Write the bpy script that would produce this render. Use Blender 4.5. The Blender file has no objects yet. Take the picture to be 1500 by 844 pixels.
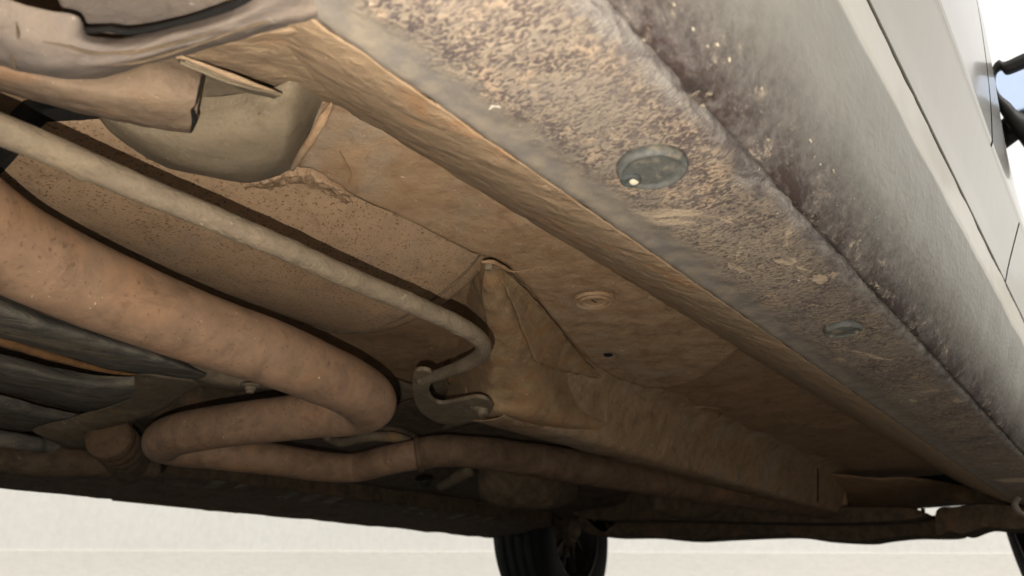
import bpy, bmesh, math, random
from mathutils import Vector, Matrix, noise
R = math.radians
random.seed(7)
sc = bpy.context.scene
C = sc.collection

# ------------------------------------------------------------------ camera
# car axes: x = towards the car's nose, y = towards its left side, z = up.
HC = 0.038                                    # the phone lies almost on the ground
F_PX, VX, VY = 1083.0, 1703.0, 888.0
p = math.atan((VY-422)/F_PX); psi = math.atan((VX-750)/math.hypot(F_PX, VY-422))
fwd = Vector((math.cos(psi)*math.cos(p), math.sin(psi)*math.cos(p), math.sin(p)))
rgt = Vector((math.sin(psi), -math.cos(psi), 0))
upv = rgt.cross(fwd)
CAM = Vector((0, 0, HC))
cd = bpy.data.cameras.new('camera'); cam = bpy.data.objects.new('camera', cd); C.objects.link(cam)
m = Matrix((rgt, upv, -fwd)).transposed().to_4x4(); m.translation = CAM
cam.matrix_world = m
cd.sensor_width = 36; cd.lens = 36*F_PX/1500; cd.clip_start = .005; cd.clip_end = 2000
cd.dof.use_dof = True; cd.dof.focus_distance = .55; cd.dof.aperture_fstop = 11
sc.camera = cam

# ------------------------------------------------------------------ light
W = bpy.data.worlds.new('World'); sc.world = W; W.use_nodes = True
nt = W.node_tree; bg = nt.nodes['Background']
sky = nt.nodes.new('ShaderNodeTexSky'); sky.sky_type = 'NISHITA'; sky.sun_disc = False
SUN_EL, SUN_AZ = 52, 250        # azimuth measured from +x, anticlockwise
sky.sun_elevation = R(SUN_EL); sky.sun_rotation = R(90-SUN_AZ)
sky.dust_density = 4; sky.air_density = 1.0
# bright thin cloud over most of the sky
tcw = nt.nodes.new('ShaderNodeTexCoord'); cn = nt.nodes.new('ShaderNodeTexNoise'); cn.inputs['Scale'].default_value = 1.6; cn.inputs['Detail'].default_value = 6
nt.links.new(tcw.outputs['Generated'], cn.inputs['Vector'])
mr = nt.nodes.new('ShaderNodeMapRange'); mr.inputs[1].default_value = .25; mr.inputs[2].default_value = .6; mr.inputs[3].default_value = .62; mr.inputs[4].default_value = .97
nt.links.new(cn.outputs['Fac'], mr.inputs[0])
mx_ = nt.nodes.new('ShaderNodeMix'); mx_.data_type = 'RGBA'; mx_.inputs[7].default_value = (9.0, 8.7, 8.1, 1)
nt.links.new(mr.outputs[0], mx_.inputs[0]); nt.links.new(sky.outputs[0], mx_.inputs[6])
nt.links.new(mx_.outputs[2], bg.inputs[0]); bg.inputs[1].default_value = .12
sl = bpy.data.lights.new('sun', 'SUN'); so = bpy.data.objects.new('sun', sl); C.objects.link(so)
sl.energy = 1.5; sl.angle = R(12); sl.color = (1, .95, .87)
sd = Vector((math.cos(R(SUN_AZ))*math.cos(R(SUN_EL)), math.sin(R(SUN_AZ))*math.cos(R(SUN_EL)), math.sin(R(SUN_EL))))
so.rotation_euler = sd.to_track_quat('Z', 'Y').to_euler()
# the phone's own flash, fired 3 cm beside the lens (its hard shadows show behind rod and pipe)
fl = bpy.data.lights.new('phone_flash', 'POINT'); fo = bpy.data.objects.new('phone_flash', fl); C.objects.link(fo)
fl.energy = 9.4; fl.shadow_soft_size = .0012; fl.color = (1, .95, .87)
fo.location = CAM - rgt*.013 - upv*.024
sc.view_settings.view_transform = 'Standard'; sc.view_settings.look = 'None'
sc.view_settings.gamma = 1; sc.view_settings.use_curve_mapping = False
sc.view_settings.exposure = .38
sc.render.engine = 'CYCLES'

# ------------------------------------------------------------------ helpers
def ray(px, py):
    return (rgt*(px-750) - upv*(py-422) + fwd*F_PX)/F_PX
def at(px, py, z=None, y=None, x=None):
    "point of the car seen at a place of the photograph, at its real height above the lens (z) or plane"
    d = ray(px, py)
    t = z/d.z if z is not None else (y/d.y if y is not None else x/d.x)
    return CAM + d*t
def sr(r, g, b):
    f = lambda c: ((c/255+.055)/1.055)**2.4 if c > 10 else c/255/12.92
    return (f(r), f(g), f(b), 1)

class NB:
    def __init__(s, name):
        s.m = bpy.data.materials.new(name); s.m.use_nodes = True; s.t = s.m.node_tree
        s.b = s.t.nodes['Principled BSDF']; s.tc = s.t.nodes.new('ShaderNodeTexCoord')
    def n(s, ty, **k):
        o = s.t.nodes.new(ty)
        for a, v in k.items(): setattr(o, a, v)
        return o
    def l(s, a, b): s.t.links.new(a, b)
    def vec(s, scale=(1, 1, 1), rot=(0, 0, 0)):
        mp = s.n('ShaderNodeMapping'); mp.inputs['Scale'].default_value = scale; mp.inputs['Rotation'].default_value = rot
        s.l(s.tc.outputs['Object'], mp.inputs[0]); return mp.outputs[0]
    def noise(s, scale, detail=6, rough=.6, dist=0, stretch=(1, 1, 1), rot=(0, 0, 0), off=None):
        o = s.n('ShaderNodeTexNoise'); o.inputs['Scale'].default_value = scale; o.inputs['Detail'].default_value = detail
        o.inputs['Roughness'].default_value = rough; o.inputs['Distortion'].default_value = dist
        v = s.vec(stretch, rot)
        if off is not None:
            a = s.n('ShaderNodeVectorMath'); a.inputs[1].default_value = (off, off*1.7, off*.6); s.l(v, a.inputs[0]); v = a.outputs[0]
        s.l(v, o.inputs['Vector']); return o.outputs['Fac']
    def step(s, v, a, b):
        o = s.n('ShaderNodeMapRange'); o.inputs[1].default_value = a; o.inputs[2].default_value = b
        o.clamp = True; s.l(v, o.inputs[0]); return o.outputs[0]
    def mix(s, f, a, b):
        o = s.n('ShaderNodeMix'); o.data_type = 'RGBA'
        if isinstance(f, (int, float)): o.inputs[0].default_value = f
        else: s.l(f, o.inputs[0])
        for v, i in ((a, 6), (b, 7)):
            if isinstance(v, tuple): o.inputs[i].default_value = v
            else: s.l(v, o.inputs[i])
        return o.outputs[2]
    def math(s, op, a, b=None):
        o = s.n('ShaderNodeMath'); o.operation = op; o.use_clamp = False
        for v, i in ((a, 0), (b, 1)):
            if v is None: continue
            if isinstance(v, (int, float)): o.inputs[i].default_value = v
            else: s.l(v, o.inputs[i])
        return o.outputs[0]
    def bump(s, h, dist, strength=1, prev=None):
        o = s.n('ShaderNodeBump'); o.inputs['Distance'].default_value = dist; o.inputs['Strength'].default_value = strength
        s.l(h, o.inputs['Height'])
        if prev is not None: s.l(prev, o.inputs['Normal'])
        return o.outputs[0]

def dirty(name, base, alt, third=None, spk=None, big=14, mid=60, fine=500, rough=.85, metal=0, bumpd=.0006,
          lump=.0015, spk_scale=420, spk_t=(.6, .66), stretch=(1, 1, 1), thirdt=(.55, .7), light=None, spec=.25):
    "dusty metal: two dirt tones, rust or grime patches, speckles, pale flecks, fine relief"
    b = NB(name); off = random.random()*9
    c = b.mix(b.step(b.noise(mid, 8, .65, .4, stretch, off=off), .35, .65), base, alt)
    if third: c = b.mix(b.step(b.noise(big, 6, .6, .8, stretch, off=off+3), *thirdt), c, third)
    if spk:
        cl = b.math('ADD', b.noise(spk_scale, 3, .5, 0, off=off), b.math('MULTIPLY', b.math('SUBTRACT', b.noise(18, 5, .7, .5, off=off+2), .5), .22))
        c = b.mix(b.step(cl, *spk_t), c, spk)
    soot = b.math('MULTIPLY', b.step(b.noise(30, 9, .74, 1.3, off=off+6), .49, .66), .6)
    c = b.mix(soot, c, tuple(x*.5 for x in alt[:3])+(1,))
    g = b.noise(fine, 4, .6, off=off)
    c = b.mix(b.math('MULTIPLY', b.step(g, .3, .75), .35), c, alt)
    if light:
        c = b.mix(b.step(b.noise(230, 2, .5, .8, off=off+1), .735, .76), c, light)
        # thin scratches
        c = b.mix(b.math('MULTIPLY', b.step(b.noise(60, 3, .6, 1.2, (1, 9, 1), (0, 0, .8), off=off+5), .7, .74), .5), c, light)
    b.l(c, b.b.inputs['Base Color']); b.b.inputs['Roughness'].default_value = rough
    b.b.inputs['Metallic'].default_value = metal; b.b.inputs['Specular IOR Level'].default_value = spec
    n = b.bump(b.noise(70, 5, .6, .3, stretch, off=off), lump)
    b.l(b.bump(g, bumpd, 1, n), b.b.inputs['Normal']); return b.m

TAN, BRN, GRY, DK = sr(160, 138, 108), sr(128, 100, 70), sr(142, 134, 122), sr(58, 48, 38)
M = {}
M['floor'] = dirty('dusty_brown_floor_paint', sr(155, 130, 102), sr(135, 106, 78), sr(143, 130, 112), big=9, mid=38, light=sr(199, 171, 140))
M['floor2'] = dirty('dark_brown_floor_paint', sr(148, 118, 89), sr(127, 101, 74), sr(138, 117, 93), big=9, mid=40, light=sr(166, 137, 102))
M['boss2'] = dirty('dull_brown_rail', sr(148, 122, 95), sr(123, 101, 76), sr(139, 125, 109), big=14, mid=36, lump=.003, light=sr(200, 171, 139))
M['boss'] = dirty('tan_orange_bracket', sr(148, 125, 93), sr(129, 104, 77), sr(148, 106, 68), big=26, mid=40, thirdt=(.5, .72), light=sr(199, 176, 143))
M['rust'] = dirty('rust_stained_steel', sr(128, 94, 62), sr(106, 78, 52), sr(136, 114, 84), big=20, mid=50)
M['arm'] = dirty('tan_coated_steel', sr(122, 103, 82), sr(107, 89, 73), sr(121, 86, 56), big=16, mid=45, thirdt=(.52, .75), light=sr(163, 148, 128))
M['strap'] = dirty('grey_coated_steel', sr(96, 87, 81), sr(112, 99, 87), sr(79, 75, 70), big=18, mid=50, stretch=(1, .5, 1), light=sr(144, 135, 122))
M['dish'] = dirty('greyish_tan_shield', sr(121, 107, 87), sr(110, 97, 78), sr(99, 92, 79), big=12, mid=30, lump=.0006, light=sr(177, 166, 146))
M['pipe'] = dirty('scaly_brown_exhaust_steel', sr(142, 113, 89), sr(119, 95, 75), sr(160, 117, 81), spk=sr(103, 78, 59), big=11, mid=48, rough=.6, lump=.0003,
                  bumpd=.00035, spk_scale=300, spk_t=(.62, .70), thirdt=(.56, .80), light=sr(176, 156, 132), spec=.35)
M['muffler'] = dirty('speckled_tan_muffler', sr(146, 120, 94), sr(134, 110, 85), sr(124, 106, 91), spk=sr(89, 61, 41), big=9, mid=40, rough=.7, lump=.0005,
                     bumpd=.0003, spk_scale=520, spk_t=(.57, .64))
M['rod'] = dirty('dusty_grey_rod', sr(118, 103, 85), sr(104, 92, 75), sr(129, 112, 88), big=24, mid=80, rough=.75, light=sr(142, 129, 109), bumpd=.0009)
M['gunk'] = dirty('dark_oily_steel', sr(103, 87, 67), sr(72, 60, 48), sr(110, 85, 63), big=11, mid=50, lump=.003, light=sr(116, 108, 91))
M['slate'] = dirty('slate_grey_shield', sr(127, 119, 105), sr(87, 83, 76), sr(145, 128, 102), big=24, mid=70, stretch=(.3, 1, 1), light=sr(147, 137, 120), lump=.004, bumpd=.0012)
M['orange'] = dirty('orange_rust_strip', sr(141, 101, 60), sr(96, 70, 48), None, mid=50)
M['bracket'] = dirty('grey_brown_bracket', sr(122, 108, 88), sr(100, 88, 72), sr(130, 100, 66), big=18, mid=60, light=sr(170, 156, 130))
M['dim_pipe'] = dirty('dimmed_exhaust_steel', sr(108, 87, 68), sr(82, 64, 48), sr(128, 92, 64), big=8, mid=40, lump=.002)
M['void'] = dirty('dark_joint_void_shade', sr(20, 17, 13), sr(14, 12, 10), None, mid=30)  # near-black: deep shade in voids put into the colour; also dark joints
M['plugm'] = dirty('grey_green_rubber', sr(96, 95, 89), sr(74, 74, 70), sr(138, 124, 102), spk=sr(78, 79, 76), big=60, mid=190, rough=.6, spk_scale=90, spk_t=(.6, .68), lump=.0006)
M['black'] = dirty('black_plastic', sr(34, 33, 32), sr(48, 46, 44), None, mid=90, rough=.5, lump=.0002, bumpd=.0001)
M['rubber'] = dirty('black_tyre_rubber', sr(27, 29, 31), sr(18, 19, 20), sr(42, 42, 41), mid=50, rough=.75)
M['rimm'] = dirty('grimy_steel_rim', sr(78, 74, 68), sr(48, 45, 41), None, mid=60, rough=.5, metal=.5)
M['seal'] = dirty('chalky_seam_sealer', sr(214, 202, 178), sr(176, 162, 138), None, mid=300, bumpd=.0008)

def sill_mat():
    "stone-chip coating: tan crust combed over purplish grey, smooth grey along the inner lip, grimy seam"
    b = NB('stone_chip_coating')
    a = b.n('ShaderNodeAttribute'); a.attribute_name = 'lat'; lat = a.outputs['Fac']      # metres inboard from the seam
    big = b.noise(7, 5, .6, .6); big2 = b.noise(20, 5, .6, .8, off=4)
    warp = b.noise(24, 4, .6, 1)
    g1 = b.noise(400, 3, .55, 1.4, (1.0, .55, .6)); g2 = b.noise(760, 3, .6, .8, (1, .6, .7), off=2)
    h = b.math('ADD', b.math('MULTIPLY', g1, .7), b.math('MULTIPLY', g2, .35))            # relief
    sh = b.math('MULTIPLY', b.math('SUBTRACT', b.math('ADD', b.math('MULTIPLY', big, .6), b.math('MULTIPLY', big2, .4)), .50), .62)
    t = b.step(b.math('ADD', h, sh), .46, .575)
    tan = b.mix(b.step(big2, .4, .6), sr(148, 132, 112), sr(128, 116, 102))
    tan = b.mix(b.step(b.noise(45, 4, .6, off=7), .55, .7), tan, sr(170, 146, 120))
    dark = b.mix(b.step(warp, .4, .65), sr(78, 68, 66), sr(100, 90, 84))
    c = b.mix(t, dark, tan)
    # thick smooth crust patches
    cr = b.step(b.noise(11, 5, .65, 1.0, (1, 1.6, 1), off=9), .6, .64)
    c = b.mix(b.math('MULTIPLY', cr, .75), c, sr(182, 162, 136))
    # inner grey band
    nz = b.math('ADD', lat, b.math('MULTIPLY', b.math('SUBTRACT', b.noise(30, 6, .7, off=3), .5), .03))
    gb = b.step(nz, .060, .071)
    grey = b.mix(b.step(b.noise(60, 6, .7, off=5), .4, .62), sr(104, 97, 90), sr(126, 115, 100))
    c = b.mix(gb, c, grey)
    # grimy edge by the outer seam
    ed = b.step(nz, .012, .003)
    grime = b.mix(b.step(b.noise(90, 6, .7, 1, (.4, 1, 1), off=6), .4, .6), sr(84, 76, 74), sr(134, 128, 120))
    c = b.mix(ed, c, grime)
    c = b.mix(b.step(b.noise(160, 3, .5, .8, off=8), .74, .76), c, sr(208, 196, 178))
    b.l(c, b.b.inputs['Base Color']); b.b.inputs['Roughness'].default_value = .8; b.b.inputs['Specular IOR Level'].default_value = .25
    hh = b.math('MULTIPLY', h, b.math('SUBTRACT', 1.1, gb))
    n = b.bump(b.noise(60, 5, .6), .001)
    b.l(b.bump(hh, .0016, 1, n), b.b.inputs['Normal']); return b.m
M['sill'] = sill_mat()

def skirt_mat():
    "champagne paint with a fine orange-peel stone guard, road grime climbing up from the seam"
    b = NB('dirty_champagne_paint')
    a = b.n('ShaderNodeAttribute'); a.attribute_name = 'lat'; lat = a.outputs['Fac']      # metres up from the seam
    n1 = b.noise(9, 4, .6, .3, (.9, 1, 1)); n2 = b.noise(150, 7, .75, .1, (.9, 1, 1), off=3)
    l2 = b.math('ADD', lat, b.math('ADD', b.math('MULTIPLY', b.math('SUBTRACT', n1, .5), .03), b.math('MULTIPLY', b.math('SUBTRACT', n2, .5), .022)))
    paint = b.mix(b.step(b.noise(25, 4, .6, off=2), .3, .7), sr(131, 128, 119), sr(125, 121, 112))
    g = b.step(l2, .058, .008)
    dark = b.mix(b.step(n2, .4, .62), sr(74, 66, 62), sr(104, 95, 89))
    c = b.mix(g, paint, dark)
    # chalky crust close to the seam
    w = b.math('MULTIPLY', b.step(b.noise(70, 9, .85, .3, (.7, 1, 1), off=6), .54, .62), b.step(l2, .034, .008))
    c = b.mix(w, c, b.mix(b.step(b.noise(200, 4), .4, .6), sr(186, 172, 150), sr(140, 124, 110)))
    # black brown rot right in the seam
    k = b.math('MULTIPLY', b.step(b.noise(34, 9, .8, .4, (.6, 1, 1), off=1), .49, .56), b.step(lat, .022, .004))
    c = b.mix(k, c, sr(54, 38, 32))
    # chips showing pale primer
    ch = b.math('MULTIPLY', b.step(b.noise(120, 4, .65, 1.2, off=4), .70, .715), b.step(b.math('ABSOLUTE', b.math('SUBTRACT', lat, .04)), .03, .012))
    ch = b.math('MULTIPLY', ch, b.step(b.noise(9, 2, off=8), .48, .56))
    c = b.mix(ch, c, sr(226, 220, 206))
    top = b.step(lat, .0935, .0965)  # smooth paint above the stone guard, its highlight put into the colour
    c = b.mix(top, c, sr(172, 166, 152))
    b.l(c, b.b.inputs['Base Color']); b.b.inputs['Specular IOR Level'].default_value = .45
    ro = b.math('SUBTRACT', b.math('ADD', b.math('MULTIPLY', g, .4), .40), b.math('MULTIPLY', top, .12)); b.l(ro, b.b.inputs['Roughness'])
    op = b.noise(230, 3, .5, .2, (.5, 1, 1)); n = b.bump(b.math('MULTIPLY', op, b.math('SUBTRACT', 1, top)), .0007, .9)
    b.l(b.bump(b.math('MULTIPLY', b.noise(130, 8, .7, .6, (.7, 1, 1)), b.step(l2, .045, .01)), .0028, 1, n), b.b.inputs['Normal'])
    return b.m
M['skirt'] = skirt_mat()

def _unused(): pass
def paint_mat(name, c1, c2):
    b = NB(name)
    c = b.mix(b.step(b.noise(6, 5, .6), .3, .7), c1, c2)
    c = b.mix(b.math('MULTIPLY', b.step(b.noise(300, 3, .6), .6, .75), .25), c, sr(160, 150, 132))
    b.l(c, b.b.inputs['Base Color']); b.b.inputs['Roughness'].default_value = .26; b.b.inputs['Metallic'].default_value = .55
    b.b.inputs['Coat Weight'].default_value = .5; b.b.inputs['Coat Roughness'].default_value = .08
    b.l(b.bump(b.noise(18, 3), .0008, .5), b.b.inputs['Normal']); return b.m
M['paint'] = paint_mat('champagne_car_paint', sr(138, 132, 121), sr(132, 126, 115))
def simple(name, col, rough, metal=0, trans=0):
    b = NB(name); c = b.mix(b.noise(40), col, tuple(x*.85 for x in col[:3])+(1,)); b.l(c, b.b.inputs['Base Color'])
    b.b.inputs['Roughness'].default_value = rough; b.b.inputs['Metallic'].default_value = metal
    b.b.inputs['Transmission Weight'].default_value = trans; return b.m
M['mirror'] = simple('mirror_glass', (.62, .74, .95, 1), .02, 1)
M['glass'] = simple('tinted_window_glass', (.03, .04, .045, 1), .03)

CAR0 = Vector((1.1, .85, 0))
car = bpy.data.objects.new('car', None); C.objects.link(car); car.location = CAR0
car.empty_display_size = .2
car['label'] = 'underside and right flank of a dusty champagne car with rusty exhaust pipes'
car['category'] = 'car'

def build(name, vs, fs, mat, parent=car, smooth=True, lat=None, label=None):
    me = bpy.data.meshes.new(name); me.from_pydata([Vector(v)-CAR0 for v in vs] if parent else [tuple(v) for v in vs], [], fs)
    me.materials.append(M[mat] if isinstance(mat, str) else mat)
    me.validate(); me.update()
    if smooth: me.polygons.foreach_set('use_smooth', [True]*len(me.polygons))
    if lat:
        a = me.attributes.new('lat', 'FLOAT', 'POINT'); a.data.foreach_set('value', lat)
    o = bpy.data.objects.new(name, me); C.objects.link(o)
    if parent: o.parent = parent
    if parent and parent is not car: o.parent = parent
    if label: o['label'] = label
    return o
def recalc(o):
    bm = bmesh.new(); bm.from_mesh(o.data); bmesh.ops.recalc_face_normals(bm, faces=bm.faces); bm.to_mesh(o.data); bm.free()
def solid(o, t=.0015, off=1):
    md = o.modifiers.new('thickness', 'SOLIDIFY'); md.thickness = t; md.offset = off; return o
def bevel(o, w=.001, seg=2):
    md = o.modifiers.new('bevel', 'BEVEL'); md.width = w; md.segments = seg; md.limit_method = 'ANGLE'; md.angle_limit = R(35); return o
def cr(a, b, c, d, t):
    return .5*((2*b)+(c-a)*t+(2*a-5*b+4*c-d)*t*t+(-a+3*b-3*c+d)*t*t*t)
def spline(pts, n, closed=False):
    out = []; N = len(pts)
    rng = N if closed else N-1
    for i in range(rng):
        g = (lambda k: pts[k % N]) if closed else (lambda k: pts[max(0, min(N-1, k))])
        for k in range(n):
            t = k/n
            out.append(tuple(cr(*(g(i+j)[q] for j in (-1, 0, 1, 2)), t) for q in range(len(pts[0]))))
    if not closed: out.append(tuple(pts[-1]))
    return out
def fr(v, s, o=4, seed=0):
    return noise.fractal(Vector(v)*s+Vector((seed, seed*2.3, -seed)), 1.0, 2.0, o)

def patch(name, rows, mat, n=10, parent=car, amp=.0012, fs=40, thick=.0015, label=None, seed=1, smooth_pts=True):
    "smooth pressed-steel sheet through a grid of control points, gently dented; really thick"
    rr = [spline([tuple(q) for q in r], n) if smooth_pts else [tuple(q) for q in r] for r in rows]
    cols = list(zip(*rr)); cc = [spline(list(c), n) for c in cols]
    H = len(cc[0]); Wd = len(cc)
    vs = []
    for j in range(H):
        for i in range(Wd):
            v = Vector(cc[i][j]); v.z += amp*fr(v, fs, 4, seed); vs.append(v)
    fs_ = [(j*Wd+i, j*Wd+i+1, (j+1)*Wd+i+1, (j+1)*Wd+i) for j in range(H-1) for i in range(Wd-1)]
    o = build(name, vs, fs_, mat, parent, label=label)
    me = o.data
    if sum(f.normal.z*f.area for f in me.polygons) > 0: me.flip_normals()
    if thick: solid(o, thick, -1)
    return o

def section(name, prof, x0, x1, mat, nx=300, sub=4, amp=.0006, fs=50, parent=car, thick=.0015, latf=None, curve=None, label=None, seed=2, xs=None, keep=False):
    "sheet of constant (y, z) section running along the car; denser near the lens"
    pr = prof if keep else spline(prof, sub)
    vs, lat = [], []
    d = [0]
    for a, b in zip(pr, pr[1:]): d.append(d[-1]+math.hypot(b[0]-a[0], b[1]-a[1]))
    for i in range(nx+1):
        t = i/nx; x = x0+(x1-x0)*(t**1.6)
        for j, (y, z) in enumerate(pr):
            dy = curve(x) if curve else 0
            v = Vector((x, y+dy, z+HC))
            k = fr(v, fs, 4, seed)*amp
            a = pr[max(0, j-1)]; b = pr[min(len(pr)-1, j+1)]
            ty, tz = b[0]-a[0], b[1]-a[1]; L = math.hypot(ty, tz) or 1
            v.y += -tz/L*k; v.z += ty/L*k
            vs.append(v); lat.append(latf(y, z, d[j]) if latf else d[j])
    n = len(pr)
    fs_ = [(i*n+j, i*n+j+1, (i+1)*n+j+1, (i+1)*n+j) for i in range(nx) for j in range(n-1)]
    o = build(name, vs, fs_, mat, parent, lat=lat, label=label)
    if sum(f.normal.z*f.area for f in o.data.polygons) > 0: o.data.flip_normals()
    if thick: solid(o, thick, -1)
    return o

def tube(name, path, mat, seg=40, n=14, parent=car, amp=.0003, fs=60, label=None, flat=1.0, cap=True, seed=3):
    "path of (point, radius); n sub-steps a span"
    pts = spline([tuple(q)+(r,) for q, r in path], n)
    P = [Vector(q[:3]) for q in pts]; vs = []
    up = Vector((0, 0, 1)); T0 = (P[1]-P[0]).normalized(); N = (up-T0*up.dot(T0)).normalized()
    for i, q in enumerate(P):
        T = (P[min(i+1, len(P)-1)]-P[max(i-1, 0)]).normalized()
        N = (N-T*N.dot(T)).normalized(); B = T.cross(N)
        for k in range(seg):
            a = 2*math.pi*k/seg
            v = q+(N*math.cos(a)*flat+B*math.sin(a))*pts[i][3]
            v += (v-q).normalized()*amp*fr(v, fs, 4, seed); vs.append(v)
    f = [(i*seg+k, i*seg+(k+1) % seg, (i+1)*seg+(k+1) % seg, (i+1)*seg+k) for i in range(len(P)-1) for k in range(seg)]
    if cap: f += [tuple(range(seg))[::-1], tuple((len(P)-1)*seg+k for k in range(seg))]
    o = build(name, vs, f, mat, parent, label=label); recalc(o); return o

def prism(name, outline, vec, mat, parent=car, bev=.0015, label=None, smooth=False):
    "solid plate: outline of 3D points pushed along vec"
    n = len(outline); vs = [Vector(q) for q in outline]+[Vector(q)+Vector(vec) for q in outline]
    f = [tuple(range(n)), tuple(range(2*n-1, n-1, -1))]+[(i, (i+1) % n, n+(i+1) % n, n+i) for i in range(n)]
    o = build(name, vs, f, mat, parent, smooth=smooth, label=label); recalc(o)
    if bev: bevel(o, bev)
    return o

def lathe(name, prof, org, axis, mat, parent=car, seg=40, label=None, amp=0, side=None, cap=True):
    "prof (radius, height along axis)"
    ax = Vector(axis).normalized(); s = Vector(side) if side else (Vector((1, 0, 0)) if abs(ax.x) < .9 else Vector((0, 1, 0)))
    s = (s-ax*s.dot(ax)).normalized(); t = ax.cross(s); vs = []
    for r, h in prof:
        for k in range(seg):
            a = 2*math.pi*k/seg; v = Vector(org)+ax*h+(s*math.cos(a)+t*math.sin(a))*r
            if amp: v += ax*amp*fr(v, 120, 3)
            vs.append(v)
    n = len(prof)
    f = [(i*seg+k, i*seg+(k+1) % seg, (i+1)*seg+(k+1) % seg, (i+1)*seg+k) for i in range(n-1) for k in range(seg)]
    if cap and prof[0][0] > 1e-6: f.append(tuple(range(seg)))
    if cap and prof[-1][0] > 1e-6: f.append(tuple((n-1)*seg+k for k in range(seg)))
    o = build(name, vs, f, mat, parent, label=label)
    bm = bmesh.new(); bm.from_mesh(o.data); bmesh.ops.remove_doubles(bm, verts=bm.verts, dist=1e-6)
    bmesh.ops.recalc_face_normals(bm, faces=bm.faces); bm.to_mesh(o.data); bm.free()
    bevel(o, .0004, 1); return o

def bar(name, a, b, w, h, mat, parent=car, bev=.002, label=None):
    a, b = Vector(a), Vector(b); T = (b-a).normalized(); S = T.cross(Vector((0, 0, 1)))
    if S.length < .01: S = Vector((0, 1, 0))
    S.normalize(); U = S.cross(T)
    return prism(name, [a+S*w/2+U*h/2, a-S*w/2+U*h/2, a-S*w/2-U*h/2, a+S*w/2-U*h/2], b-a, mat, parent, bev, label)
def box(name, lo, hi, mat, parent=car, bev=.004, label=None):
    (x0, y0, z0), (x1, y1, z1) = lo, hi
    return prism(name, [(x0, y0, z0), (x1, y0, z0), (x1, y1, z0), (x0, y1, z0)], (0, 0, z1-z0), mat, parent, bev, label)

# ------------------------------------------------------------------ the setting
def structure(name, vs, fs, mat):
    o = build(name, vs, fs, mat, None, smooth=False); o['kind'] = 'structure'; return o
def concrete(name, a, bb, sc_=3, br=.9, st=(1, 1, 1)):
    b = NB(name); c = b.mix(b.step(b.noise(sc_, 8, .65, .5, st), .3, .7), a, bb)
    c = b.mix(b.math('MULTIPLY', b.step(b.noise(sc_*30, 5, .6, 0, st), .4, .7), .3), c, tuple(x*.8 for x in a[:3])+(1,))
    b.l(c, b.b.inputs['Base Color']); b.b.inputs['Roughness'].default_value = br
    b.l(b.bump(b.noise(sc_*25, 6, .7), .004, .6), b.b.inputs['Normal']); return b.m
M['ground'] = concrete('worn_asphalt', (.165, .155, .14, 1), (.125, .118, .107, 1), 2)
M['stucco'] = concrete('white_stucco', (.70, .695, .66, 1), (.76, .755, .725, 1), .8, st=(1, 1, .6))
M['plinth'] = concrete('beige_plinth_render', (.685, .675, .635, 1), (.735, .72, .68, 1), 1.5, st=(.3, .3, 1))
M['curb'] = concrete('grey_kerb_concrete', (.42, .39, .37, 1), (.5, .47, .44, 1), 3)
structure('ground', [(-60, -60, 0), (60, -60, 0), (60, 60, 0), (-60, 60, 0)], [(0, 1, 2, 3)], 'ground')
# pale wall beyond the car
Hh = Vector((math.cos(psi+R(3)), math.sin(psi+R(3)), 0)); Sd = Vector((-Hh.y, Hh.x, 0))
def wallpt(s, d, z): v = Hh*d+Sd*s; return (v.x, v.y, z)
wall = bpy.data.objects.new('boundary_wall', None); C.objects.link(wall); wall.location = wallpt(0, 6, 0)
wall['label'] = 'pale rendered wall with a beige plinth beyond the far side of the car'; wall['category'] = 'wall'
def wbox(name, s0, s1, d0, d1, z0, z1, mat):
    loc = Vector(wall.location)
    vs = [Vector(wallpt(s, d, z))-loc for z in (z0, z1) for s, d in ((s0, d0), (s1, d0), (s1, d1), (s0, d1))]
    o = build(name, vs, [(0, 3, 2, 1), (4, 5, 6, 7), (0, 1, 5, 4), (1, 2, 6, 5), (2, 3, 7, 6), (3, 0, 4, 7)], mat, None, False)
    o.parent = wall; return bevel(o, .003, 2)
wbox('wall_face', -9, 12, 6, 6.3, .42, 3.4, 'stucco')
wbox('plinth', -9, 12, 5.992, 6.3, .2, .4202, 'plinth')
wbox('wall_foot', -9, 12, 5.95, 6.3, .0, .198, 'curb')

# ------------------------------------------------------------------ the car: sill and flank
bow = lambda x: .003*max(0, x)**2*.0+(-.0006 if x < .3 else -.0006)
sill = section('sill_panel', [(.192, .215), (.190, .205), (.188, .1985), (.186, .1955), (.182, .1940), (.174, .1938), (.163, .1925), (.153, .1915),
               (.140, .1912), (.125, .1915), (.112, .1922), (.1045, .1932), (.1010, .1955), (.0995, .1990)], -.12, 2.05, 'sill', nx=700, sub=6, amp=.0006, fs=55,
               latf=lambda y, z, d: (y-.099 if z < .1975 or y < .15 else .16))
M['lip'] = dirty('orange_tan_sill_flange', sr(151, 128, 101), sr(138, 115, 90), sr(153, 115, 81), big=16, mid=60, light=sr(202, 183, 154), lump=.003)
flange = section('sill_flange', [(.310, .275), (.298, .265), (.272, .246), (.244, .2265), (.218, .210), (.198, .1995), (.190, .1965), (.1878, .1958)], -.12, 2.0, 'lip', nx=500, sub=4, amp=.0009, fs=60, seed=9)
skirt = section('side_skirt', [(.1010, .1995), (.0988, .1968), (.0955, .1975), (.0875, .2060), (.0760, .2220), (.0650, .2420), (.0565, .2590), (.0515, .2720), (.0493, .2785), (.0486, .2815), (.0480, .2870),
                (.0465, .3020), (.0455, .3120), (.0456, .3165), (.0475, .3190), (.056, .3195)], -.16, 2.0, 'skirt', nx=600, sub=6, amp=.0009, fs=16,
                latf=lambda y, z, d: d-.004)
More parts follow.
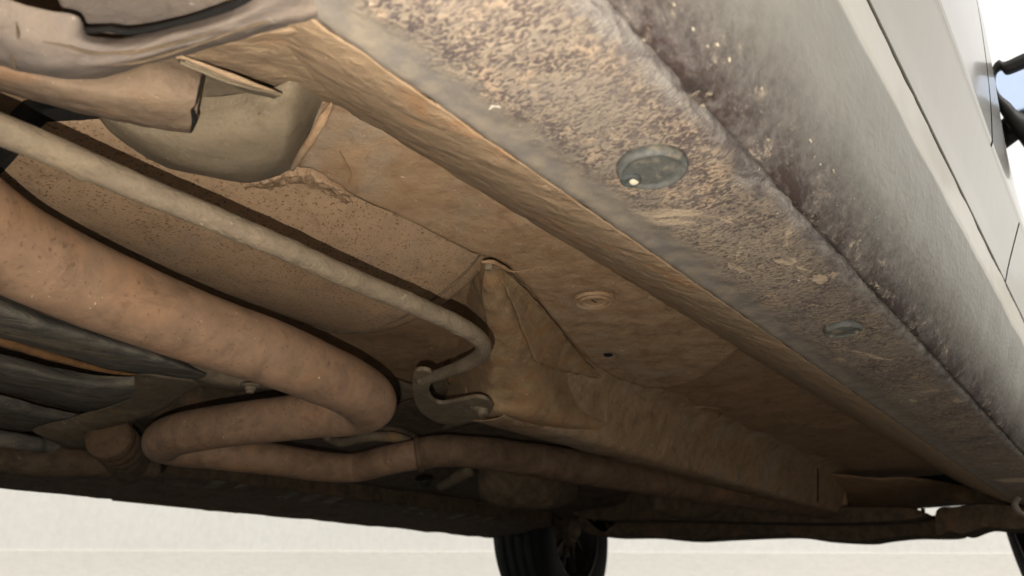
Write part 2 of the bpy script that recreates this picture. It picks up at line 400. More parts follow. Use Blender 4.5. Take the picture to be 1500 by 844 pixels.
# grimy crust built up along the seam between sill and skirt
b = NB('seam_crust')
c = b.mix(b.step(b.noise(45, 7, .75, 1, (.5, 1, 1)), .42, .56), sr(44, 32, 27), sr(96, 84, 76))
c = b.mix(b.step(b.noise(60, 7, .75, 1, off=3), .58, .64), c, sr(196, 180, 152)); b.l(c, b.b.inputs['Base Color']); b.b.inputs['Roughness'].default_value = .9
b.l(b.bump(b.noise(350, 6, .7), .003), b.b.inputs['Normal']); M['crust'] = b.m
pth = []
x = -.1
vs, fs_ = [], []; NS = 10; k0 = 0
while x < 1.95:
    w = .0024+.0036*fr((x, 0, 0), 14, 3, 5)+.0018*fr((x, 0, 0), 90, 3, 6)
    for k in range(NS):
        a = 2*math.pi*k/NS; rr = max(.0006, w)*(1+.5*fr((x, math.cos(a), math.sin(a)), 60, 3))
        vs.append(Vector((x, .0990+.0016*fr((x, 1, 0), 20, 3)+math.cos(a)*rr*1.1, HC+.1995+math.sin(a)*rr*.8)))
    k0 += 1; x += .0016
fs_ = [(i*NS+k, i*NS+(k+1) % NS, (i+1)*NS+(k+1) % NS, (i+1)*NS+k) for i in range(k0-1) for k in range(NS)]
cr_o = build('dirt_crust', vs, fs_, 'crust', skirt); cr_o['kind'] = 'stuff'; recalc(cr_o)

low_prof = [(.058, .3345), (.0495, .3345), (.0468, .3355), (.0453, .3385), (.0400, .352), (.0330, .368), (.0262, .383), (.0196, .3975), (.0183, .4004), (.0190, .4040)]
up_prof = [(.0184, .4008), (.0168, .404), (.0150, .412), (.0075, .46), (-.0005, .53), (-.0065, .60), (-.0085, .66), (-.006, .73), (.006, .80), (.030, .860)]
def side_panel(name, prof, seam, side, x0, x1, label, sub=5):
    pr = spline(prof, sub); vs = []; nx = 70
    for i in range(nx+1):
        t = i/nx
        for y, z in pr:
            xs = seam(z)
            a, c_ = (x0, xs-.0028) if side == 'rear' else (xs+.0028, x1)
            e = (t if side == 'front' else 1-t)*nx
            dy = (.0022 if side == 'rear' else 0)*max(0, 1-e/1.2)**2        # rolled edge at the shut line
            xx = a+(c_-a)*(1-(1-t)**2 if side == 'rear' else t*t)
            dy += .15*max(0, xx-.84)*max(0, min(1, (z-.42)/.15))
            vs.append((xx, y+dy, z+HC))
    n = len(pr); f = [(i*n+j, i*n+j+1, (i+1)*n+j+1, (i+1)*n+j) for i in range(nx) for j in range(n-1)]
    o = build(name, vs, f, 'paint', label=label); recalc(o); o.data.update()
    if sum(q.normal.y*q.area for q in o.data.polygons) > 0: o.data.flip_normals()
    solid(o, .0012, -1); o.modifiers[-1].use_rim = False; return o
s_up = lambda z: .745+(z-.40)*.22
s_lo = lambda z: .940
side_panel('rear_door', up_prof, s_up, 'rear', -.5, 0, 'rear door panel')
side_panel('front_door', up_prof, s_up, 'front', 0, 2.0, 'front door panel')
def seal(name, prof, seam):
    pr = spline(prof, 5); vs = []
    for y, z in pr:
        xx = seam(z)
        for q in (-.007, .007):
            dy = .15*max(0, xx+q-.84)*max(0, min(1, (z-.42)/.15)); vs.append((xx+q, y+.0018+dy, z+HC))
    o = build(name, vs, [(2*i, 2*i+1, 2*i+3, 2*i+2) for i in range(len(pr)-1)], 'black'); solid(o, .001, 1)
seal('door_seal', up_prof, s_up); seal('door_seal', low_prof, s_lo)
side_panel('door_moulding', low_prof, s_lo, 'rear', -.5, 0, 'tucked-in lower strip behind the joint')
side_panel('door_moulding', low_prof, s_lo, 'front', 0, 2.0, 'tucked-in lower strip ahead of the joint')
box('sill_gap_seal', (-.5, .058, HC+.318), (2.0, .066, HC+.345), 'black', bev=.001)
box('door_jamb', (-.55, .036, HC+.415), (2.0, .05, HC+.80), 'black', bev=.002)
box('door_jamb', (-.55, .07, HC+.30), (2.05, .1, HC+.86), 'black', bev=.002)

# drain plugs in the sill
def plug(px, py, r, seedr):
    o = at(px, py, z=.190)
    o.z -= .0012
    q = lathe('drain_plug', [(0, -.0011), (r*.55, -.0013), (r*.76, -.0010), (r*.81, -.0016), (r*.88, -.0026), (r*.97, -.0020), (r*1.02, 0), (r, .003)], o, (0, 0, 1), 'plugm', sill, 48, amp=.0005, side=(1, seedr, 0))
    return q
d1 = plug(955, 244, .0165, 0)
c_ = at(924, 264, z=.1868)
lathe('drip_boss', [(0, -.0004), (.0020, -.0006), (.0030, -.0012), (.0044, -.0016), (.0052, 0), (.005, .002)], c_, (0, 0, 1), dirty('dark_drip', sr(70, 72, 70), sr(58, 60, 58)), d1, 28)
lathe('pale_drop', [(0, -.0022), (.0018, -.0018), (.0026, 0)], c_+Vector((.0012, -.0012, 0)), (0, 0, 1), 'seal', d1, 20)
d2 = plug(1234, 481, .0135, .4)
# paint chips and white flecks, real flakes on the skirt's lower face
def skirt_pt(x, t):
    pr = [(.0865, .2065), (.0760, .2220), (.0650, .2420), (.0560, .2580), (.0490, .2730)]
    s = t*(len(pr)-1); i = min(int(s), len(pr)-2); q = s-i
    return Vector((x, pr[i][0]*(1-q)+pr[i+1][0]*q, HC+pr[i][1]*(1-q)+pr[i+1][1]*q)), Vector((0, -.87, -.49))
vs, fs_ = [], []
for px, py, s in [(1118, 130, 5), (1116, 160, 2), (1190, 204, 4), (1191, 228, 3), (1200, 243, 2.4), (1221, 250, 3.6), (1228, 262, 2.4), (1250, 290, 1.8), (1268, 307, 2), (1282, 318, 2), (1296, 310, 1.6), (1286, 350, 3), (1302, 357, 2),
                  (1345, 385, 1.4), (1378, 449, 2.2), (1050, 62, 4), (1070, 84, 4.5), (1012, 40, 5), (945, 18, 6), (960, 30, 3), (1032, 72, 3), (1225, 302, 1.6), (1180, 315, 1.4), (1265, 330, 1.3)]:
    o = at(px, py, z=.21+.00028*(px-1000) if px > 1060 else .1995)
    # slide along the sight line onto the skirt
    best = min((abs((lambda P, Q: (P-Q).length)(CAM+ray(px, py)*k, skirt_pt((CAM+ray(px, py)*k).x, tt/40)[0])), k, tt/40) for k in [q/400*1.2+.15 for q in range(400)] for tt in range(0, 41, 2))
    P, N = skirt_pt((CAM+ray(px, py)*best[1]).x, best[2]); P = P+N*.0007
    A = Vector((1, 0, 0)); B = N.cross(A); k = len(vs); n = 9; w = s*.0003*best[1]/.4*1.1
    for i in range(n):
        a = 2*math.pi*i/n; rr = w*(.15+1.1*random.random()); vs.append(P+A*math.cos(a)*rr*1.5+B*math.sin(a)*rr*.8)
    vs.append(P+N*.00015); fs_ += [(k+i, k+(i+1) % n, k+n) for i in range(n)]
ch = build('paint_chips', vs, fs_, 'seal', skirt); ch['kind'] = 'stuff'

# side mirror: housing ring, glass, arm
mx = 1.16
def mp(px, py, dx=0): return at(px+5, py, x=mx+dx)
outer = [mp(1447, 118), mp(1449, 98), mp(1458, 88), mp(1468, 90), mp(1500, 76), mp(1560, 58), mp(1600, 110), mp(1598, 190), mp(1560, 222), mp(1512, 212), mp(1492, 198), mp(1472, 172), mp(1454, 146)]
inner = [mp(1452, 118), mp(1453, 104), mp(1460, 98), mp(1470, 104), mp(1502, 92), mp(1556, 74), mp(1588, 114), mp(1587, 180), mp(1556, 206), mp(1518, 178), mp(1487, 163), mp(1474, 150), mp(1459, 137)]
mirror = bpy.data.objects.new('side_mirror', None); C.objects.link(mirror)
def mirror_housing():
    n = 8; o2 = [Vector(v) for v in spline(outer, n, True)]; i2 = [Vector(v) for v in spline(inner, n, True)]; N = len(o2)
    cen = sum(o2, Vector())/N
    rings = [[v+Vector((.008, 0, 0)) for v in i2], i2, [v.lerp(w, .5)+Vector((-.002, 0, 0)) for v, w in zip(i2, o2)], o2,
             [cen+(v-cen)*1.02+Vector((.03, 0, 0)) for v in o2], [cen+(v-cen)*.9+Vector((.08, 0, 0)) for v in o2], [cen+(v-cen)*.5+Vector((.12, 0, 0)) for v in o2], [cen+Vector((.128, 0, 0))]*N]
    vs = [v for r in rings for v in r]
    f = [(a*N+k, a*N+(k+1) % N, (a+1)*N+(k+1) % N, (a+1)*N+k) for a in range(len(rings)-1) for k in range(N)]
    h = build('mirror_housing', vs, f, 'black', car, label='black rimmed right side mirror'); recalc(h)
    g = build('mirror_glass', [v+Vector((.006, 0, 0)) for v in i2], [tuple(range(N))], 'mirror', h, smooth=False)
    tube('mirror_arm', [(cen+Vector((.05, .02, -.01)), .022), (Vector((mx+.07, .0, cen.z-.01)), .02), (Vector((mx+.08, .04, cen.z-.02)), .024)], 'black', 20, 6, h)
    return h
bpy.data.objects.remove(mirror)
mirror_housing()

# upper bodywork, roof and far side: only glimpsed, but they shade the underbody
box('window_glass', (-.45, .07, HC+.86), (1.7, .085, HC+1.25), 'glass', bev=.003)
prism('roof', [(-.9, .16, HC+1.3), (1.5, .16, HC+1.3), (1.3, .5, HC+1.4), (1.3, 1.2, HC+1.4), (1.5, 1.54, HC+1.3), (-.9, 1.54, HC+1.3)], (0, 0, .03), 'paint', bev=.01)
prism('bonnet', [(1.75, .12, HC+.86), (3.0, .16, HC+.68), (3.0, 1.54, HC+.68), (1.75, 1.58, HC+.86)], (0, 0, .03), 'paint', bev=.01)
prism('windscreen', [(1.75, .14, HC+.87), (1.3, .25, HC+1.36), (1.3, 1.45, HC+1.36), (1.75, 1.56, HC+.87)], (.02, 0, .01), 'glass', bev=.003)
box('front_bumper', (2.85, .12, HC+.32), (3.02, 1.58, HC+.69), 'paint', bev=.01)
box('bumper_lip', (2.87, .2, HC+.256), (3.0, 1.5, HC+.278), 'black', bev=.008)
prism('far_side_panel', [(-1.3, 1.66, HC+.23), (1.78, 1.66, HC+.23), (1.82, 1.66, HC+.5), (2.2, 1.66, HC+.62), (2.58, 1.66, HC+.5), (2.62, 1.66, HC+.3), (3.0, 1.66, HC+.3), (3.0, 1.66, HC+.8), (-1.3, 1.66, HC+.86)], (0, .02, 0), 'paint', bev=.004)
# front wing with its arch
def arch(n=14): return [Vector((2.16+.36*math.cos(a), 0, HC+.22+.36*math.sin(a))) for a in [R(180-i*180/n) for i in range(n+1)]]
ol = [Vector((2.02-.215, 0, HC+.20))]+arch()+[Vector((3.0, 0, HC+.2)), Vector((3.0, 0, HC+.75)), Vector((2.01, 0, HC+.86)), Vector((2.01, 0, HC+.6)), ]
ol[0] = Vector((1.80, 0, HC+.26))
prism('front_wing', [v+Vector((0, .03, 0)) for v in ol[1:]], (0, .015, 0), 'paint', bev=.003)
box('rear_bodywork', (-1.3, .1, HC+.30), (-.56, .16, HC+.9), 'paint', bev=.01)
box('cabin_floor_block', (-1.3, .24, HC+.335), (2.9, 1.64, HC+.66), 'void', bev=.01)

# ------------------------------------------------------------------ floor
floor = section('floor_pan', [(.205, .292), (.30, .287), (.45, .283), (.60, .284), (.75, .29)], .0, 2.02, 'floor2', nx=260, sub=10, amp=.003, fs=11, seed=4)
Zf = .262
# pressed floor panel that ends in a rounded tongue
edge = [(440, 60), (432, 160), (430, 250), (500, 284), (560, 312), (640, 350), (690, 374), (722, 384), (752, 405), (800, 462), (842, 512), (875, 541), (915, 561), (970, 571), (1020, 559), (1058, 536), (1088, 512), (1104, 524), (1130, 520), (1150, 533),
        (1200, 560), (1260, 590), (1300, 604), (1240, 530), (1100, 440), (950, 348), (800, 240), (640, 120), (560, 60)]
ol = [at(a, b_, z=Zf) for a, b_ in edge]
out2 = []
for i, v in enumerate(ol):                       # finer outline with a little raggedness
    w = ol[(i+1) % len(ol)]
    for k in range(5): out2.append(v.lerp(w, k/5))
sm = spline([tuple(v) for v in ol], 6, True)
bm = bmesh.new(); vv = [bm.verts.new(Vector(v)-CAR0) for v in sm]; fc = bm.faces.new(vv)
bmesh.ops.triangulate(bm, faces=[fc])
me = bpy.data.meshes.new('floor_tongue'); 
# grid-fill: sample a lattice inside the outline so the sheet can dish and dent
def inside(x, y, poly):
    c = False; n = len(poly); j = n-1
    for i in range(n):
        if (poly[i][1] > y) != (poly[j][1] > y) and x < (poly[j][0]-poly[i][0])*(y-poly[i][1])/(poly[j][1]-poly[i][1])+poly[i][0]: c = not c
        j = i
    return c
bm.free()
def blob_sheet(name, poly3, mat, z, drop=.011, edge_w=.009, step=.0035, amp=.001, fs=30, label=None, extra=None, seed=5, parent=car):
    "sheet lying at height z whose rim curls up by drop: a pressed panel with rounded edge"
    xs = [v[0] for v in poly3]; ys = [v[1] for v in poly3]
    segs = [(poly3[i], poly3[(i+1) % len(poly3)]) for i in range(len(poly3))]
    def dist(x, y):
        best = 9
        for a, b_ in segs:
            dx, dy = b_[0]-a[0], b_[1]-a[1]; L = dx*dx+dy*dy or 1e-9
            t = max(0, min(1, ((x-a[0])*dx+(y-a[1])*dy)/L)); q = (x-a[0]-t*dx)**2+(y-a[1]-t*dy)**2
            if q < best: best = q
        return math.sqrt(best)
    nx = int((max(xs)-min(xs))/step)+3; ny = int((max(ys)-min(ys))/step)+3
    x0, y0 = min(xs)-step, min(ys)-step; idx = {}; vs = []
    for i in range(nx):
        for j in range(ny):
            x, y = x0+i*step, y0+j*step; d = dist(x, y); ins = inside(x, y, poly3)
            s = d if ins else -d
            if s < -step*1.6: continue
            t = max(0, min(1, s/edge_w)); k = drop*(1-math.sqrt(max(0, 1-(1-t)**2)))
            zz = z+k+(0 if ins else .002)
            v = Vector((x, y, HC+zz)); v.z += amp*fr(v, fs, 4, seed)
            if extra: v.z += extra(x, y)
            idx[i, j] = len(vs); vs.append(v)
    f = [(idx[i, j], idx[i, j+1], idx[i+1, j+1], idx[i+1, j]) for i in range(nx) for j in range(ny) if all(q in idx for q in ((i, j), (i, j+1), (i+1, j+1), (i+1, j)))]
    o = build(name, vs, f, mat, parent, label=label)
    if sum(q.normal.z*q.area for q in o.data.polygons) > 0: o.data.flip_normals()
    return solid(o, .0012, -1)
hole = at(891, 520, z=Zf); grom = at(870, 440, z=Zf)
def dents(x, y):
    r = math.hypot(x-grom.x, y-grom.y); k = 0
    if r < .03: k += .0016*math.exp(-((r-.020)/.0035)**2)
    r = math.hypot(x-hole.x, y-hole.y); k += .004*math.exp(-(r/.004)**2)
    return k
tongue = blob_sheet('floor_tongue', sm, 'floor', Zf, drop=.018, edge_w=.005, extra=dents, amp=.0016, fs=22)
lathe('grommet', [(0, -.0008), (.0100, -.0010), (.0112, -.0024), (.0120, -.0026), (.0135, -.0008), (.0165, -.0010), (.0178, -.0022), (.0192, -.0018), (.0198, .002)], grom, (0, 0, 1), 'floor', tongue, 56)
prism('grommet_slit', [grom+Vector((-.004, -.0006, -.0013)), grom+Vector((.004, -.0006, -.0013)), grom+Vector((.004, .0006, -.0013)), grom+Vector((-.004, .0006, -.0013))], (0, 0, .001), 'void', tongue, 0)
lathe('drain_hole', [(0, -.0006), (.0036, -.0008), (.0046, -.0014), (.0052, -.0004), (.0055, .002)], hole, (0, 0, 1), 'void', tongue, 28)
# seam sealer bead and chip by the muffler's front corner
tube('sealer_bead', [(at(706, 384, z=.2585), .0012), (at(722, 384, z=.2585), .002), (at(738, 392, z=.259), .0018), (at(756, 398, z=.2595), .0008), (at(800, 388, z=.2605), .0005), (at(832, 372, z=.2605), .0002)], 'floor2', 10, 8, tongue)
for a, b_, r in ((445, 205, .9), ):
    pass
tube('sealer_bead', [(at(497, 222, z=.2595), .0003), (at(506, 240, z=.2595), .0009), (at(513, 258, z=.2595), .0007), (at(511, 270, z=.2595), .0002)], 'floor2', 8, 8, tongue)

# ------------------------------------------------------------------ frame rail and its bracket
rail = section('frame_rail', [(.44, .292), (.485, .280), (.503, .264), (.512, .240), (.520, .216), (.529, .2000), (.545, .1965), (.570, .199), (.585, .206), (.590, .24), (.592, .3)],
               .64, 1.87, 'boss2', nx=200, sub=5, amp=.0011, fs=13, seed=6)
box('rail_end_plate', (1.862, .508, HC+.214), (1.872, .585, HC+.30), 'floor2', rail)
tube('weld_seam', [(at(1198, 686, z=.245), .0012), (at(1198, 712, z=.222), .0012), (at(1198, 735, z=.1985), .0012)], 'void', 8, 6, rail)
foot = patch('rail_bracket', [
    [at(640, 372, z=.36), at(700, 385, z=.278), at(716, 388, z=.264), at(730, 390, z=.266), at(752, 404, z=.276), at(800, 440, z=.290)],
    [at(620, 432, z=.36), at(694, 430, z=.274), at(708, 428, z=.258), at(736, 434, z=.257), at(776, 458, z=.272), at(830, 490, z=.286)],
    [at(610, 490, z=.36), at(698, 484, z=.262), at(722, 488, z=.246), at(762, 494, z=.248), at(806, 508, z=.268), at(862, 526, z=.284)],
    [at(610, 530, z=.36), at(696, 540, z=.246), at(734, 546, z=.229), at(786, 550, z=.236), at(840, 556, z=.264), at(900, 566, z=.284)],
    [at(610, 560, z=.36), at(690, 578, z=.230), at(735, 586, z=.212), at(800, 588, z=.218), at(880, 594, z=.252), at(960, 606, z=.276)],
    [at(615, 585, z=.36), at(690, 602, z=.214), at(735, 607, z=.2005), at(810, 624, z=.200), at(900, 628, z=.222), at(1000, 640, z=.250)],
    [at(620, 600, z=.36), at(692, 612, z=.228), at(735, 618, z=.212), at(810, 640, z=.212), at(900, 662, z=.212), at(1000, 686, z=.222)]],
    'boss', n=9, amp=.0028, fs=36, label='tan and orange bracket at the rail end')
patch('rust_gusset', [
    [at(726, 394, z=.2655), at(748, 405, z=.2700), at(770, 424, z=.2720)],
    [at(745, 430, z=.259), at(778, 452, z=.2690), at(815, 476, z=.2740)],
    [at(765, 480, z=.252), at(808, 503, z=.2655), at(850, 520, z=.2750)],
    [at(785, 530, z=.240), at(830, 545, z=.2580), at(885, 556, z=.2740)]], 'boss', n=8, amp=.003, fs=60)
lathe('stud', [(0, -.004), (.003, -.004), (.0036, -.002), (.0036, .004)], at(716, 389, z=.258), (0, 0, 1), 'bracket', foot, 16)
for q in range(2): pass
recess = patch('recess_wall', [
    [at(470, 520, z=.335), at(560, 490, z=.335), at(640, 455, z=.33), at(720, 400, z=.315)],
    [at(520, 560, z=.318), at(590, 530, z=.315), at(650, 500, z=.31), at(720, 470, z=.29)],
    [at(560, 600, z=.290), at(610, 580, z=.285), at(660, 560, z=.28), at(720, 540, z=.26)],
    [at(560, 650, z=.270), at(620, 640, z=.262), at(680, 625, z=.255), at(760, 610, z=.24)]], 'bracket', n=8, amp=.002, fs=40)
for a, b_ in (((655, 458), (660, 560)), ((672, 470), (678, 575))):
    tube('pressed_rib', [(at(a[0], a[1], z=.312), .004), (at((a[0]+b_[0])/2, (a[1]+b_[1])/2, z=.296), .004), (at(b_[0], b_[1], z=.272), .004)], 'rust', 14, 8, recess)

# ------------------------------------------------------------------ rod and hook plate
rod = tube('stabiliser_rod', [(Vector((-.25, .352, HC+.192)), .0072), (Vector((-.05, .346, HC+.190)), .0072), (at(0, 189, z=.190), .0070), (at(200, 274, z=.188), .0068), (at(400, 357, z=.187), .0068), (at(500, 402, z=.187), .0068), (at(600, 444, z=.187), .0068),
            (at(660, 471, z=.187), .0068), (at(694, 490, z=.188), .0067), (at(708, 507, z=.190), .0066), (at(700, 523, z=.193), .0064), (at(672, 538, z=.197), .0060), (at(642, 549, z=.201), .0056), (at(616, 558, z=.205), .0055)], 'rod', 36, 14, amp=.0005, fs=90, label='dusty grey rod bent back at its end')
for px, py, s in ((122, 254, .006), (152, 268, .004)):
    lathe('dirt_blob', [(0, -.0012), (s*.6, -.0008), (s, .0008), (s*.8, .0025)], at(px, py, z=.184), (0, .35, 1), 'rod', rod, 20, amp=.0008)
hook_out = [(606, 548), (618, 543), (632, 547), (634, 558), (628, 572), (634, 586), (648, 592), (680, 586), (700, 583), (716, 588), (722, 600), (712, 611), (690, 617), (664, 622), (640, 619), (618, 606), (608, 590), (604, 570)]
hz = lambda px, py: .2035-.00009*(px-610)
ho = spline([tuple(at(a, b_, z=hz(a, b_))) for a, b_ in hook_out], 5, True)
hook = prism('hook_plate', ho, (0, 0, .0045), 'bracket', bev=.0012, label='curved hook-shaped hanger plate')
bo = at(706, 598, z=.1955)
lathe('bolt', [(0, -.008), (.0048, -.008), (.0055, -.007), (.0055, -.002), (.0085, -.002), (.009, -.001), (.009, .003)], bo, (.05, .25, 1), 'bracket', hook, 6*3)
lathe('washer', [(.004, .0005), (.0125, .0005), (.0130, .002), (.0125, .0035)], bo, (.05, .2, 1), 'bracket', hook, 30)
lathe('rod_eye', [(.0035, -.003), (.0070, -.003), (.0078, -.001), (.0078, .004)], at(622, 557, z=.204), (0, .3, 1), 'bracket', hook, 26)

# ------------------------------------------------------------------ muffler
def muffler():
    vs = []; seg = 120; xs = []
    N = 200
    xs.append((.099, .02)); xs.append((.0995, .9)); xs.append((.102, .97))
    for i in range(N+1): xs.append((.105+.325*(i/N), 1.0))
    for t in (.25, .5, .7, .85, .95, 1.0): xs.append((.43+.022*t, math.sqrt(max(0, 1-t*t))*.12+.88))
    for k, s in ((.4525, .86), (.4525, .5), (.4525, .02)): xs.append((k, s))
    for x_, s in xs:
        for k in range(seg):
            x = x_
            a = 2*math.pi*k/seg; c, n_ = math.cos(a), math.sin(a)
            e = 1.0
            y = .505+.142*s*math.copysign(abs(c)**e, c); z = .317+.075*s*math.copysign(abs(n_)**e, n_)
            x = max(x, .178-max(0, y-.37)*1.25)
            v = Vector((x, y, z+HC)); v.z += .0009*fr(v, 14, 3, 8)+(.0018*max(0, fr(v, 130, 3, 2)) if x < .34 and y < .385 else 0); vs.append(v)
    n = len(xs)
    f = [(i*seg+k, i*seg+(k+1) % seg, (i+1)*seg+(k+1) % seg, (i+1)*seg+k) for i in range(n-1) for k in range(seg)]
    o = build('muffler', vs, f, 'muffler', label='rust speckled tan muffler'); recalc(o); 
    o.data.materials.append(M['void'])  # rear end face near-black: a cast shadow put into its colour
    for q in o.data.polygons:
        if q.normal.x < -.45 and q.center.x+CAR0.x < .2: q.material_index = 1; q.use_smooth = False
    # folded end seam
    path = []
    for k in range(37):
        a = 2*math.pi*k/36; c, n_ = math.cos(a), math.sin(a); e = 1.0
        path.append((Vector((.429, .505+.1425*math.copysign(abs(c)**e, c), HC+.317+.0755*math.copysign(abs(n_)**e, n_))), .0011))
    tube('end_seam', path, 'gunk', 8, 4, o)
    return o
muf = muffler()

# ------------------------------------------------------------------ exhaust pipe
rp = .0255
ex = tube('exhaust_pipe', [(Vector((-.16, .27, HC+.21)), rp), (Vector((-.07, .325, HC+.195)), rp), (Vector((.01, .376, HC+.186)), rp), (Vector((.06, .408, HC+.183)), rp), (at(0, 352, z=.182), rp), (at(100, 403, z=.181), rp), (at(200, 446, z=.181), rp), (at(300, 484, z=.181), rp), (at(400, 518, z=.181), rp),
          (at(465, 545, z=.181), rp), (at(515, 568, z=.181), rp*1.01), (at(541, 590, z=.180), rp*1.02), (at(512, 602, z=.179), rp*.97), (at(460, 608, z=.179), rp*.92), (at(390, 616, z=.178), rp*.90), (at(320, 625, z=.177), rp*.90), (at(262, 636, z=.176), rp*.92),
          (at(240, 647, z=.1745), rp*.92), (at(262, 655, z=.174), rp*.86), (at(330, 664, z=.175), rp*.82), (at(400, 673, z=.176), rp*.80), (at(470, 683, z=.178), rp*.80), (at(520, 685, z=.181), rp*.80), (at(568, 674, z=.186), rp*.80), (at(625, 663, z=.194), rp*.80),], 'pipe', 64, 16, amp=.0003, fs=30, label='pinkish brown exhaust pipe in a double bend')
lathe('pipe_flange', [(rp*.80, -.004), (rp*.93, -.003), (rp*.95, 0), (rp*.93, .003), (rp*.80, .004)], at(614, 665.5, z=.1915), at(640, 661, z=.196)-at(600, 668, z=.1895), 'dim_pipe', ex, 36, cap=False)
tube('tunnel_pipe', [(at(612, 666, z=.191), rp*.84), (at(640, 661, z=.196), rp*.86), (at(690, 662, z=.200), rp*.88), (at(770, 672, z=.204), rp*.98), (at(900, 693, z=.205), rp*1.08), (at(1030, 714, z=.205), rp*1.1), (at(1130, 731, z=.207), rp*1.1), (at(1260, 752, z=.215), rp*1.0)], 'dim_pipe', 40, 12, amp=.0012, fs=24, label='dark front run of the exhaust')  # darker than the rear run: light falloff put into the colour
lathe('dangling_bolt', [(0, -.006), (.004, -.006), (.0045, -.003), (.006, -.003), (.006, 0), (.011, .001), (.011, .003)], at(367, 568, z=.215), (0, 0, 1), 'bracket', car, 18)

# ------------------------------------------------------------------ rear corner: arm, strap, shield dish
patch('rear_arm', [
    [at(-60, 20, z=.215), at(60, 60, z=.222), at(160, 80, z=.226), at(240, 78, z=.230), at(298, 98, z=.234)],
    [at(-60, 60, z=.200), at(60, 100, z=.207), at(160, 112, z=.212), at(240, 108, z=.216), at(296, 122, z=.220)],
    [at(-60, 92, z=.196), at(60, 122, z=.201), at(150, 138, z=.204), at(230, 148, z=.207), at(291, 150, z=.210)],
    [at(-60, 100, z=.200), at(60, 138, z=.204), at(150, 158, z=.207), at(225, 174, z=.209), at(286, 178, z=.211)],
    [at(-60, 112, z=.215), at(60, 148, z=.214), at(148, 170, z=.215), at(225, 186, z=.216), at(281, 194, z=.217)],
    [at(-60, 116, z=.260), at(60, 150, z=.250), at(148, 172, z=.245), at(225, 187, z=.240), at(280, 195, z=.236)]], 'arm', n=10, amp=.0010, fs=80, thick=.002, label='tan rear arm with a torn end')
patch('arm_pocket', [
    [at(262, 84, z=.221), at(310, 104, z=.222), at(360, 122, z=.224), at(412, 138, z=.228)],
    [at(270, 92, z=.217), at(312, 110, z=.219), at(360, 128, z=.222), at(408, 142, z=.227)],
    [at(285, 104, z=.232), at(318, 118, z=.240), at(360, 134, z=.240), at(400, 146, z=.236)],
    [at(284, 140, z=.242), at(318, 142, z=.250), at(355, 150, z=.246), at(390, 152, z=.238)],
    [at(280, 172, z=.240), at(310, 168, z=.244), at(345, 166, z=.242), at(380, 160, z=.238)]], 'dish', n=8, amp=.001)
patch('shield_dish', [
    [at(120, 130, z=.250), at(180, 140, z=.248), at(240, 145, z=.246), at(300, 142, z=.246), at(350, 138, z=.243), at(400, 128, z=.240), at(440, 116, z=.243), at(478, 136, z=.262)],
    [at(132, 158, z=.246), at(185, 166, z=.240), at(245, 172, z=.238), at(305, 168, z=.237), at(355, 160, z=.236), at(400, 150, z=.235), at(436, 148, z=.240), at(470, 160, z=.263)],
    [at(146, 174, z=.246), at(200, 196, z=.234), at(255, 205, z=.231), at(310, 200, z=.230), at(360, 195, z=.230), at(405, 190, z=.232), at(432, 186, z=.238), at(458, 186, z=.262)],
    [at(166, 198, z=.248), at(215, 215, z=.236), at(262, 226, z=.230), at(315, 228, z=.229), at(362, 226, z=.230), at(402, 222, z=.233), at(424, 218, z=.239), at(444, 216, z=.262)],
    [at(205, 226, z=.250), at(238, 236, z=.242), at(275, 246, z=.236), at(320, 252, z=.234), at(362, 252, z=.234), at(396, 246, z=.237), at(414, 240, z=.242), at(436, 240, z=.262)],
    [at(222, 236, z=.262), at(250, 247, z=.256), at(290, 257, z=.252), at(325, 263, z=.250), at(364, 268, z=.250), at(394, 262, z=.252), at(414, 256, z=.255), at(436, 250, z=.264)]], 'dish', n=9, amp=.0008, fs=30, label='smooth grey-tan shield dish')
dplug = lathe('dish_plug', [(0, -.0006), (.0030, -.0008), (.0034, -.0014), (.0040, -.0014), (.0044, .001)], at(390, 168, z=.2345), (0, 0, 1), 'dish', car, 28)
tube('shield_fin', [(at(486, 152, z=.258), .0014), (at(472, 176, z=.248), .0026), (at(456, 204, z=.244), .0026), (at(440, 228, z=.245), .0024), (at(428, 248, z=.250), .0014)], 'floor', 14, 8)
slit = prism('torn_slit', [at(294, 112, z=.209), at(296, 124, z=.208), at(290, 150, z=.208), at(284, 160, z=.208), at(289, 176, z=.209), at(283, 192, z=.211), at(278, 196, z=.212), at(281, 176, z=.209), at(279, 163, z=.208), at(285, 157, z=.208), at(290, 130, z=.208)], (0, 0, .001), 'void', car, 0)
tube('flange_ridge', [(at(258, 82, z=.2215), .0014), (at(310, 101, z=.222), .0017), (at(360, 120, z=.224), .0017), (at(410, 139, z=.229), .0014)], 'lip', 16, 8, flat=.7)
